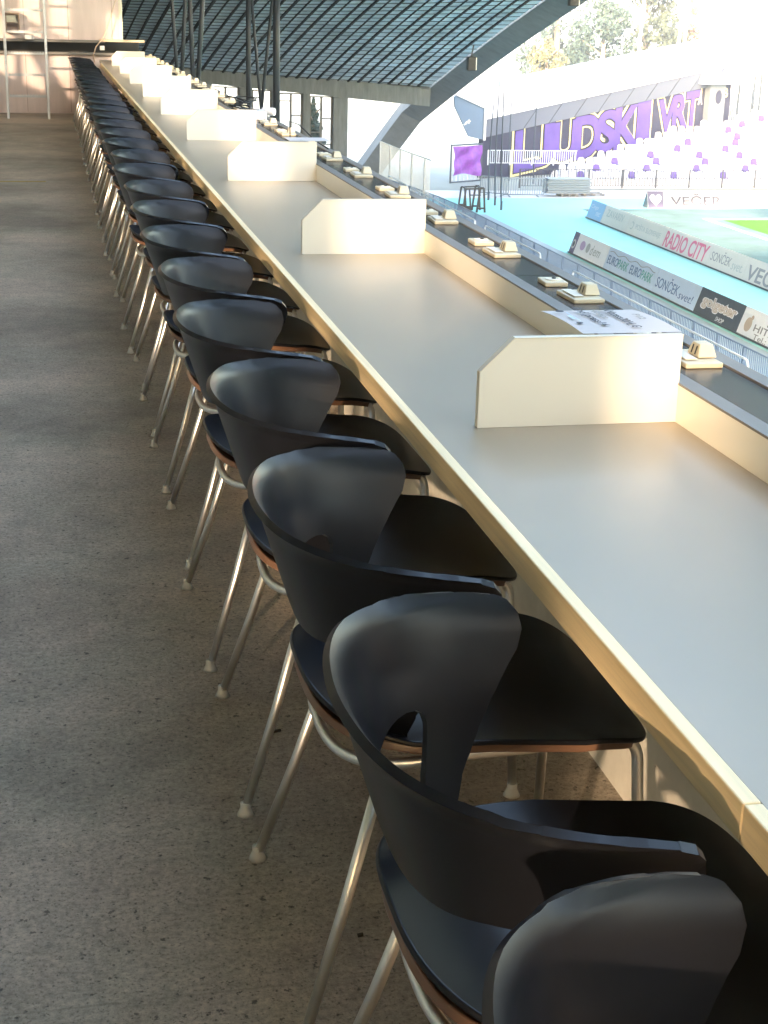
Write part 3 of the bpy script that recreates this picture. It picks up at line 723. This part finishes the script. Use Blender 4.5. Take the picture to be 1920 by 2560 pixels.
def golg(r, ex, ey):
    text_obj('golgeter', 2.75, .50, (ex*.35+ey*.26, ex, ey), M_board, 'lettering', r, .004, .075, 0, .004)
    text_obj('golgeter', 2.62, .43, (ex*.41+ey*.295, ex, ey), K_gold, 'lettering', r, .004, .035, 0, .012)
    text_obj('golgeter', 2.55, .385, (ex*.445+ey*.318, ex, ey), M_ltgrey, 'lettering', r, .003, -.004, 0, .020)
    text_obj('SHOP', .62, .15, (ex*1.75+ey*.075, ex, ey), M_board, 'lettering', r, .004, 0, .2)
board('advert_board', 21.08, 46.95, 43.52, M_navy, 'dark board reading golgeter shop in fat pale letters', (), golg)
def pbl(r, ex, ey):
    disc(r, ex, ey, .55, .42, .23, K_gold, 'emblem'); disc(r, ex, ey, .68, .66, .08, K_gold, 'emblem')
board('advert_board', 21.08, 43.52, 39.2, M_board, 'white board with a beige animal mark reading PE HITRE Tel. 07, at the right edge', [('PE', 1.75, .58, .62, .24, K_grey, .01, 0), ('HITRE', 1.0, .30, 1.7, .22, K_grey, .01, 0), ('Tel.: 07', 1.15, .06, 1.6, .18, K_grey, 0, 0)], pbl)
board('advert_board', 25.65, 70.75, 68.75, M_ltblue, 'sky blue board with faint lettering, far left of the far row', [('Cinga', .2, .5, 1.0, .24, M_boardb, 0, .2), ('nec', 1.1, .25, .6, .2, M_boardb, 0, .2)])
board('advert_board', 25.65, 68.75, 65.4, M_white, 'white board with faint thin grey letters, second in the far row', [('ZAVARIV', .45, .42, 2.2, .34, K_pale, 0, -.1)])
board('advert_board', 25.65, 65.4, 61.1, M_white, 'white board reading POSTA SLOVENIJE in thin grey letters', [('POŠTA SLOVENIJE', .95, .28, 2.95, .36, K_pale, 0, 0)],
      lambda r, ex, ey: MB().tube([ex*(.5+.17*math.cos(t))+ey*(.45+.17*math.sin(t))+ex.cross(ey).normalized()*.008 for t in [i*.4-2.2 for i in range(12)]], .018, 5).build('horn_mark', K_pale, r))
board('advert_board', 25.65, 61.1, 56.25, M_white, 'white board reading RADIO CITY in tall pink letters', [('RADIO', .12, .10, 2.35, .70, K_red, .02, 0), ('CITY', 2.75, .10, 1.85, .70, K_red, .02, 0)])
board('advert_board', 25.65, 56.25, 52.95, M_white, 'white board reading SONCEK svet in the far row', [('SONČEK', .12, .30, 1.85, .48, K_grey, 0, 0), ('svet.', 2.1, .24, 1.0, .30, K_pale, 0, .1)])
board('advert_board', 25.65, 52.95, 47.5, M_white, 'white board with heavy grey VECER letters in the far row', [('VEČER', .2, .10, 3.6, .78, K_grey, .02, 0)])
# the A-frame board behind the goal line
r = empty('frame_board', (30.3, 74.2, G0)); tag(r, 'long white tent-shaped board reading VECER beside a pale heart mark', 'advertising board', 'advertising boards beside the track')
ex, ey = Vector((1, 0, 0)), Vector((0, .35, .87)).normalized()
MB().prism([(0, 0), (11, 0), (11, .92), (0, .92)], ((0, 0, 0), ex, ey), -.03).build('front_panel', mat('matt_board', (.30, .29, .30), .9, spec=.05), r)
MB().add([(0, .33, .86), (0, .8, 0), (11, .8, 0), (11, .33, .86)], [(0, 1, 2, 3)]).build('rear_panel', M_white, r)
MB().add([(0.01, .03, .01), (.01, .78, .01), (.01, .33, .84)], [(0, 1, 2)]).build('end_panel', M_concd, r)
MB().prism([(.04, .02), (.88, .02), (.88, .90), (.04, .90)], ((0, -.004, 0), ex, ey), .002).build('heart_ground', mk('lilac_print', (.09, .075, .13)), r)
hp = [(16*math.sin(t)**3, 13*math.cos(t)-5*math.cos(2*t)-2*math.cos(3*t)-math.cos(4*t)) for t in [2*math.pi*i/28 for i in range(28)]]
MB().prism([(.46+x_*.021, .48+y_*.022) for x_, y_ in hp], ((0, -.010, 0), ex, ey), .002).build('heart', M_white, r)
text_obj('VEČER', 2.85, .62, (ex*1.3+ey*.16+Vector((0, -.004, 0)), ex, ey), mk('lilac_ink', (.035, .03, .05)), 'lettering', r, .004, 0)

# ------------------------------------------------------------------ far stand: wall, canopy, seats
WP = Vector((25.4, 88.3, 0)); WD = Vector((1, .47, 0)).normalized(); WN = Vector((.47, -1, 0)).normalized()
def wpt(x, z, off=0): return Vector((x, 88.3+.47*(x-25.4), z))+WN*off
def topz(x): return -5.62+.155*(x-25.2)
gw = empty('graffiti_wall', (25.2, 88.2, 0)); tag(gw, 'dark stand wall painted with huge purple graffiti letters edged in yellow', 'wall')
o_ = Vector((25.2, 88.2, 0))
MB().add([wpt(25.2, G0)-o_, wpt(44.6, G0)-o_, wpt(44.6, topz(44.6))-o_, wpt(25.2, topz(25.2))-o_, wpt(25.2, G0, -.4)-o_, wpt(44.6, G0, -.4)-o_, wpt(44.6, topz(44.6), -.4)-o_, wpt(25.2, topz(25.2), -.4)-o_],
    [(0,1,2,3),(7,6,5,4),(0,4,5,1),(1,5,6,2),(2,6,7,3),(3,7,4,0)]).build('wall', M_gwall, gw)
# letters: x range along the wall, bottom and top heights follow the photo
LET = [('L', 27.5, 29.1, -7.7, -5.2), ('J', 29.0, 30.45, -7.45, -4.95), ('U', 30.35, 32.3, -7.2, -4.8), ('D', 32.05, 34.1, -7.1, -4.45), ('S', 33.8, 35.4, -6.8, -4.2), ('K', 35.2, 37.3, -6.6, -3.95), ('I', 37.0, 38.1, -6.1, -3.6),
       ('V', 38.75, 40.3, -5.7, -3.55), ('R', 40.0, 41.35, -5.55, -3.3), ('T', 41.1, 42.3, -5.4, -3.1)]
eyv = (Vector((0, 0, 1)))
for pas, (mm, off, lift) in enumerate(((M_gyel, .09, .006), (M_gblk, .06, .022), (M_gpur, .035, .038))):
    for i, (c, xa, xb_, z0, z1) in enumerate(LET):
        gsh = (.20, .07, 0)[pas]; sk = .155
        exs = Vector((WD.x, WD.y, 0)); o2 = wpt(xa-gsh, z0-gsh)-o_
        lw = (Vector((xb_-xa, .47*(xb_-xa), 0))).length+2*gsh
        ob = text_obj(c, lw, z1-z0+2*gsh, (o2, exs, eyv), mm, 'graffiti_letter' if pas == 2 else ('letter_shadow' if pas == 1 else 'letter_outline'), gw, .012, off, 0, lift+.002*(i % 2))
        for v in ob.data.vertices:           # letters lean with the rising wall top
            dxy = (v.co-o2).dot(exs); v.co.z += sk*(dxy-lw/2)*.8
# canopy slab above the graffiti
cy = empty('stand_canopy', (25.2, 88.2, 0)); tag(cy, 'broad white sloping concrete canopy rising to the right above the graffiti', 'canopy')
def slab(name, m_, prof, xa=25.0, xb2=60.0):
    """prof: list of (offset from wall plane, height above topz)"""
    n = len(prof); V = []
    for x in (xa, xb2):
        for off, h in prof: V.append(wpt(x, topz(x)+h, off)-o_)
    F = [tuple(range(n))[::-1], tuple(range(n, 2*n))]+[(i, (i+1) % n, n+(i+1) % n, n+i) for i in range(n)]
    return MB().add(V, F).build(name, m_, cy)
slab('lower_band', mat('pale_blue_band', (.145, .16, .21), .9, spec=.05), [(-.35, 0.01), (.12, 0.01), (.40, 1.12), (-.35, 1.12)])
slab('fascia', M_white, [(-.4, 1.12), (.50, 1.12), (.50, 1.16), (-.6, 2.75), (-.9, 2.75)])
slab('coping', M_boardb, [(-1.2, 2.76), (-.5, 2.76), (-.5, 2.95), (-1.2, 2.95)])
b = MB()
for x in [28+1.9*i for i in range(9)]: b.beam(wpt(x, topz(x)+.03, .13)-o_, wpt(x+.7, topz(x+.7)+1.1, .41)-o_, .05, .03)
b.build('band_joints', M_navy, cy)
# canopy end with hanging blue-grey panel
cp = empty('side_panel', (22.7, 86, 0)); tag(cp, 'blue-grey angular end panel with a small white leaping animal mark', 'panel')
pl = [(22.74-22.7, -3.2), (.17, -3.07), (1.86, -3.78), (1.86, -5.56), (1.0, -5.39), (.11, -3.75)]
MB().prism(pl, ((0, 0, 0), (1, 0, 0), (0, 0, 1)), .0-.25).build('panel', M_blueg, cp)
MB().beam((.1, -.03, -2.98), (1.95, -.03, -3.74), .12, .16).build('white_edge', M_white, cp)
MB().beam((1.93, -.03, -3.74), (1.93, -.03, -5.6), .14, .1, (0, 1, 0)).build('white_edge', M_white, cp)
pm = [(.0, .0), (.10, .05), (.17, .16), (.30, .22), (.36, .30), (.40, .22), (.47, .20), (.45, .14), (.36, .12), (.42, .04), (.33, .06), (.24, .08), (.20, .0), (.14, .0), (.10, -.04)]
MB().prism([(.62+x_*1.0, -4.72+z_*1.1) for x_, z_ in pm], ((0, -.004, 0), (1, 0, 0), (0, 0, 1)), .012).build('animal_mark', M_white, cp)
# body of the stand behind the canopy
sb = empty('curve_stand', (0, 0, 0)); tag(sb, 'white stepped concrete end stand with seat rows rising to the right', 'stand')
ROWS = 11; XL = [28.2, 28.9, 30.3, 31.8, 33.3, 34.8, 36.3, 37.6, 39.9, 42.6, 44.0]
for k_ in range(ROWS):
    y = 83.0+.8*k_; z = -7.45+.31*k_
    MB().box(XL[k_]-.35, 54, y, y+.82, G0, z).build('step', M_white, sb)
# seats
def seat_obj(m_):
    me_b = MB(); n = 7
    me_b.prism([(-.20, 0), (.20, 0), (.21, .10), (.18, .28), (.10, .345), (-.10, .345), (-.18, .28), (-.21, .10)], ((0, .16, .05), (1, 0, .0), (0, .12, 1)), .03)
    me_b.prism([(-.20, 0), (.20, 0), (.19, .3), (.12, .36), (-.12, .36), (-.19, .3)], ((0, .17, .05), (1, 0, 0), (0, -1, .06)), .03)
    me_b.box(-.03, .03, .02, .16, 0, .05)
    return me_b.build('stadium_seat', m_)
s_w, s_p = seat_obj(M_white), seat_obj(M_purple); usedw = usedp = False
PUR = {0: [1385, 1498, 1611, 1722, 1831], 1: [1432, 1544, 1655, 1765, 1915], 2: [1459, 1570, 1680, 1788], 3: [1542, 1651, 1760, 1911], 4: [1604, 1711, 1863], 5: [1629, 1734, 1886], 6: [1739], 7: [1729, 1899], 8: [1636, 1752, 1878], 9: [1804, 1902], 10: [1904]}
for k_ in range(ROWS):
    y = 83.0+.8*k_+.25; z = -7.45+.31*k_
    px = [XL[k_]+.52*i for i in range(60)]
    pur = []
    for u in PUR[k_]:
        # horizontal place in the stand seen at that picture column
        dxr = (u-960)/FPX; tx = (FW+RT*dxr); q = tx*(y/tx.y); pur.append(q.x+.25)
    for x in px:
        if x > 42.6+.35*k_*1.2: break
        isp = any(abs(x-p_) < .26 for p_ in pur)
        src = s_p if isp else s_w
        if isp: o = src if not usedp else src.copy(); 
        else: o = src if not usedw else src.copy()
        if o is not src: C.objects.link(o)
        if isp: usedp = True
        else: usedw = True
        o.location = (x, y, z)
        if isp: tag(o, 'purple plastic seat among the white seats of the end stand', 'seat', 'purple seats in the end stand')
        else: tag(o, 'plain white plastic seat in the end stand', 'seat', 'white seats in the end stand')
# pillar and booth with A and B
pb = empty('entrance_block', (43.2, 96.3, 0)); tag(pb, 'pale pillar and dark block marked A and B at the end of the graffiti', 'building')
o_2 = Vector((43.2, 96.3, 0))
def wbox(xa, xb2, z0, z1, off0, off1):
    V = [wpt(xa, z0, off0), wpt(xb2, z0, off0), wpt(xb2, z0, off1), wpt(xa, z0, off1), wpt(xa, z1, off0), wpt(xb2, z1, off0), wpt(xb2, z1, off1), wpt(xa, z1, off1)]
    return MB().add([v-o_2 for v in V], [(0,3,2,1),(4,5,6,7),(0,1,5,4),(1,2,6,5),(2,3,7,6),(3,0,4,7)])
wbox(42.75, 44.15, -5.7, -2.6, -.6, .45).build('pillar', mk('pillar_pale', (.17, .19, .21)), pb)
wbox(44.15, 45.0, -5.6, -2.3, -.6, .1).build('dark_block', M_gwall, pb)
wbox(41.9, 45.1, -2.65, -2.0, -.5, 1.0).build('eave', M_boardb, pb)
text_obj('A', .42, .62, (wpt(42.15, -4.0, .03)-o_2, WD, Vector((0, 0, 1))), M_white, 'letter_a', pb, .02, .01, 0, .02)
text_obj('B', .36, .6, (wpt(44.35, -3.55, .12)-o_2, WD, Vector((0, 0, 1))), M_gyel, 'letter_b', pb, .02, .01, 0, .02)
n = 20
MB().prism([(.30*math.cos(2*math.pi*i/n), .45*math.sin(2*math.pi*i/n)) for i in range(n)], (wpt(43.55, -3.5, .452)-o_2, WD, (0, 0, 1)), .02).build('oval_window', M_gwall, pb)
# upper fence right of the block
pf = empty('palisade_fence', (45.1, 97.5, 0)); tag(pf, 'dark upright palisade fence right of the block marked B', 'fence')
o_3 = Vector((45.1, 97.5, 0)); b = MB()
for i in range(44):
    x = 45.1+i*.17; z1 = -3.35+.14*(x-45); q = wpt(x, 0)-o_3; b.box(q.x-.03, q.x+.03, q.y-.03, q.y+.03, -5.1, z1+random.uniform(-.1, .1))
b.build('pales', M_navy, pf)
for x in (45.9, 47.3, 47.9, 49.0):
    q = wpt(x, 0)-o_3; MB().box(q.x-.06, q.x+.06, q.y-.06, q.y+.06, -5.1, -2.3+.12*(x-45)).build('post', M_navy, pf)

# ------------------------------------------------------------------ gate, poles, barriers, trolley
gt = empty('banner_gate', (22.56, 85.5, G0)); tag(gt, 'open steel gate covered with creased purple cloth', 'gate')
ge = Vector((2.2, 1.3, 0)); gl = ge.length; gd = ge.normalized()
b = MB(); 
for t in (0, 1): b.beam(gd*gl*t, gd*gl*t+Vector((0, 0, 2.2)), .09, .09, (0, 1, 0))
for z in (.05, 2.15): b.beam(gd*0+Vector((0, 0, z)), gd*gl+Vector((0, 0, z)), .08, .08)
b.build('frame', M_navy, gt)
b = MB(); nx, nz_ = 16, 14; rr = random.Random(5)
for j in range(nz_+1):
    for i in range(nx+1):
        t, s = i/nx, j/nz_; zz = .42+.10*math.sin(t*5)*(1-s)+s*(1.66-.10*math.sin(t*5)*(1-s)*0)
        p = gd*(.1+(gl-.2)*t)+Vector((0, 0, zz)); off = .07*math.sin(t*9+s*4)+.05*math.sin(s*11-t*7)
        p += Vector((.5, -.86, 0))*(.12+off); b.v.append(tuple(p))
for j in range(nz_):
    for i in range(nx): a = j*(nx+1)+i; b.f.append((a, a+1, a+nx+2, a+nx+1))
b.build('banner_cloth', M_banner, gt, smooth=True)
b = MB()
for i in range(8): q = gd*(gl*(i+.5)/8); b.box(q.x-.02, q.x+.02, q.y-.02, q.y+.02, .08, .5)
b.build('gate_bars', M_galv, gt)
PO = [((26.37, 91.75), -2.56, 0, 'dark slim pole, leftmost and farthest of the bundle'), ((22.64, 77.68), -2.17, .1, 'dark slim pole with its foot left of the barriers'), ((22.37, 75.51), -1.09, -.07, 'dark slim pole in the middle of the three near feet'), ((22.15, 73.61), -1.15, -.2, 'dark slim pole whose foot is nearest the camera'),
      ((26.53, 86.87), -1.47, -.07, 'dark slim pole just left of the first graffiti letter'), ((27.59, 85.44), -1.09, 0, 'tall dark slim pole crossing the graffiti letters')]
for (x, y), zt, dx, lab in PO:
    r = empty('net_pole', (x, y, G0)); tag(r, lab, 'pole', 'slim dark poles before the graffiti wall'); H_ = zt-G0
    MB().tube([(0, 0, 0), (dx*.2-.08, 0, H_*.35), (dx*.5-.05, 0, H_*.7), (dx, 0, H_)], [.045, .04, .035, .022], 8).build('shaft', M_navy, r, smooth=True)
    MB().tube([(0, 0, .0), (0, 0, .45)], .06, 8).build('ground_sleeve', M_navy, r)
def barrier(x, y, rz, tilt, lab, w_=2.3, h=1.0):
    r = empty('crowd_barrier', (x, y, G0), rz); r.rotation_euler = (tilt, 0, rz); tag(r, lab, 'barrier', 'pale crowd barriers')
    MB().tube(round_path([(0, 0, .12), (0, 0, h), (w_, 0, h), (w_, 0, .12), (0, 0, .12)], .12, 4), .03, 8).build('frame', M_barr, r, smooth=True)
    b = MB()
    for i in range(1, 17): b.box(w_*i/17-.014, w_*i/17+.014, -.012, .012, .13, h)
    b.build('bars', M_barr, r)
    for xx in (.35, w_-.35): MB().beam((xx, -.3, .03), (xx, .3, .03), .05, .05).build('foot', M_barr, r)
barrier(22.9, 80.2, R(-35), .0, 'pale crowd barrier turned away at the left of its pair', 1.6)
barrier(23.9, 79.2, R(-2), .12, 'pale crowd barrier facing the camera beside the stacked ones', 2.3)
skb = empty('barrier_stack', (26.3, 79.6, G0)); tag(skb, 'stack of pale folded barriers lying on a wooden pallet', 'barrier stack')
for i in range(9): MB().box(.05+.035*(i % 3), 2.6-.04*(i % 2), -.45, .45, .16+i*.092, .16+i*.092+.07).build('folded_barrier', M_barr, skb, bevel=.02)
def pallet(parent, x0, x1):
    b = MB()
    for yy in (-.4, 0, .4): b.box(x0, x1, yy-.05, yy+.05, 0, .02); b.box(x0, x1, yy-.05, yy+.05, .11, .14)
    for xx in (x0, (x0+x1)/2-.06, x1-.12):
        for yy in (-.4, 0, .4): b.box(xx, xx+.12, yy-.05, yy+.05, .02, .11)
    return b.build('pallet', M_frame, parent)
pallet(skb, .9, 1.9)
pe = pallet(None, 0, 1.2); pe.location = (28.6, 79.8, G0); tag(pe, 'empty grey wooden pallet on the ground right of the stack', 'pallet')
tro = empty('hurdle_trolley', (19.9, 73.2, G0)); tag(tro, 'black steel trolley frame with two tapered side stands', 'trolley')
for yy in (-.45, .45):
    b = MB()
    for (a, b_) in [((0, 0), (.12, 1.15)), ((.42, 0), (.30, 1.15)), ((0, .28), (.40, .28)), ((.12, 1.15), (.30, 1.15))]: b.beam((a[0], yy, a[1]), (b_[0], yy, b_[1]), .07, .09, (0, 1, 0))
    b.add([(0, yy, 0), (.42, yy, 0), (.40, yy, .3), (.02, yy, .3)], [(0, 1, 2, 3)]); b.build('side_stand', M_hole, tro)
    b = MB()
    for (a, b_) in [((.72, 0), (.86, 1.2)), ((1.14, 0), (1.04, 1.2)), ((.86, 1.2), (1.04, 1.2)), ((.72, .2), (1.14, .2))]: b.beam((a[0], yy, a[1]), (b_[0], yy, b_[1]), .08, .09, (0, 1, 0))
    b.build('side_stand', M_hole, tro)
b = MB(); b.beam((.2, -.45, 1.15), (.95, -.45, 1.17), .07, .07); b.beam((.2, .45, 1.15), (.95, .45, 1.17), .07, .07); b.beam((.2, -.45, 1.15), (.2, .45, 1.15), .07, .07); b.beam((.95, -.45, 1.17), (.95, .45, 1.17), .07, .07); b.beam((.3, -.45, .85), (.9, -.45, .85), .05, .05)
b.build('top_frame', M_hole, tro)

# ------------------------------------------------------------------ trees, masts, houses beyond
def leafmat(n_, c, c2): 
    mt = mat(n_, c, .8, noise=(.6, .35)); return mt
M_lf1 = leafmat('foliage_blue_green', (.020, .038, .031), 0); M_lf2 = leafmat('foliage_green', (.026, .036, .022), 0); M_lf3 = leafmat('foliage_yellow', (.08, .08, .04), 0); M_bark = mat('bark', (.14, .11, .08), .9)
def tree(name, x, y, z0, h, w_, leaf, lab, n=2600, cone=False, seed=1, base=.15, ls=.35):
    rr = random.Random(seed); r = empty(name, (x, y, z0)); tag(r, lab, 'tree', 'trees beyond the end stand')
    t = MB(); t.tube([(0, 0, 0), (.1, .1, h*.4), (0, .1, h*.85)], [w_*.05+.1, w_*.035+.06, .05], 8)
    for q in range(6): a = q*1.05; zz = h*(.3+.09*q); t.tube([(0, 0, zz), (math.cos(a)*w_*.25, math.sin(a)*w_*.25, zz+h*.12)], [.08, .03], 5)
    t.build('trunk', M_bark, r, smooth=True)
    c = MB(); cl = []
    if not cone:
        for q in range(22): 
            a = rr.uniform(0, 6.28); e = rr.random(); zz = base+(1-base)*rr.random(); rad = (math.sin(math.pi*min(1, max(.06, (zz-base)/(1-base)*.92+.08)))**.6)*w_*.5*math.sqrt(e)
            cl.append((math.cos(a)*rad, math.sin(a)*rad, zz*h*.95, w_*rr.uniform(.10, .19)))
    for q in range(n):
        if cone:
            t_ = rr.random()**1.4; zz = h*(base+(1-base)*t_); lay = .75+.25*math.sin(t_*34); rad = w_*.5*(1-t_)*lay*rr.uniform(.5, 1.05); a = rr.uniform(0, 6.28)
            p = Vector((math.cos(a)*rad, math.sin(a)*rad, zz-rad*.25))
        else:
            cx_, cy_, cz_, cr = rr.choice(cl); v = Vector((rr.gauss(0, 1), rr.gauss(0, 1), rr.gauss(0, 1))).normalized()*cr*rr.uniform(.55, 1.1); p = Vector((cx_, cy_, cz_))+v*Vector((1, 1, 1.15)).length/1.77
        s = ls*rr.uniform(.5, 1.1); u_ = Vector((rr.gauss(0, 1), rr.gauss(0, 1), rr.gauss(0, 1))).normalized(); v_ = u_.orthogonal().normalized()*s; u_ = u_*s*.55
        c.add([p-v_, p+u_, p+v_, p-u_], [(0, 1, 2, 3)])
    c.build('crown', leaf, r); return r
tree('conifer', 15.9, 94, G0, 4.2, 3.0, M_lf1, 'dark young conifer seen beside the last facade column', 3000, True, 4, .02, .16)
tree('broadleaf_tree', 49.5, 135, G0, 10.6, 8.5, M_lf1, 'dense blue-green tree behind the left of the white canopy', 5200, False, 5, .1, .30)
tree('broadleaf_tree', 55.5, 140, G0, 14.8, 8.2, M_lf2, 'tall paler green tree, rightmost of the large ones', 4200, False, 6, .1, .30)
tree('broadleaf_tree', 50.0, 150, G0, 15.5, 8.5, M_lf1, 'tall tree rising behind the dense blue-green one', 3000, False, 8, .2, .32)
tree('broadleaf_tree', 42.6, 130, G0, 7.6, 4.6, M_lf3, 'yellow-green bushy tree next to the arch edge', 2600, False, 7, .05, .24)
tree('autumn_tree', 64.0, 150, G0, 11.6, 3.6, mat('foliage_rusty', (.20, .12, .07), .8, noise=(.6, .3)), 'slender rusty tree right of the tall green ones', 1100, False, 9, .2, .28)
for (x, y, h, lean, lab) in [(50.0, 128, 16, .55, 'tall white mast in front of the dense tree'), (54.4, 128, 14.5, 0, 'white mast in front of the tall green tree'), (53.2, 128, 11.5, 1.0, 'slanted white stay beside the second mast'), (59.3, 128, 13, 0, 'pale mast right of the tall green tree')]:
    tag(MB().tube([(x, y, G0), (x+lean, y, G0+h)], .13, 8).build('mast', M_white, smooth=True), lab, 'mast', 'white masts behind the canopy')
def house(x, y, w_, h, lab):
    r = empty('house', (x, y, G0)); tag(r, lab, 'house', 'houses on the skyline')
    MB().box(-w_/2, w_/2, 0, 10, 0, h).build('wall', M_white, r)
    MB().prism([(-w_/2-.6, h), (w_/2+.6, h), (w_*.28, h+4), (-w_*.28, h+4)], ((0, 10.5, 0), (1, 0, 0), (0, 0, 1)), 11).build('roof', mat('roof_tile_red', (.42, .16, .13), .8, noise=(1, .1)), r)
    b = MB()
    for q in range(3): b.box(-w_*.35+q*w_*.28, -w_*.35+q*w_*.28+1.2, -.03, 0, h-3, h-1.2)
    b.build('windows', M_frame, r)
house(84, 165, 14, 11.5, 'white house with red roof at the top right of the view')
house(101, 170, 14, 11.8, 'white house with red roof, rightmost on the skyline')

# ------------------------------------------------------------------ thin scattering volume added to imitate veiling lens glare outdoors
hz = MB().box(-910, 910, -910, 910, G0-1.0, 14.0)
hm = bpy.data.materials.new('glare_volume'); hm.use_nodes = True; hn = hm.node_tree.nodes
hn.remove(hn['Principled BSDF']); pv = hn.new('ShaderNodeVolumePrincipled'); pv.inputs['Color'].default_value = (.92, .95, 1, 1)
pv.inputs['Density'].default_value = .0013; pv.inputs['Anisotropy'].default_value = .35
hm.node_tree.links.new(pv.outputs[0], hn['Material Output'].inputs['Volume'])
tag(hz.build('veiling_glare', hm), kind='stuff')
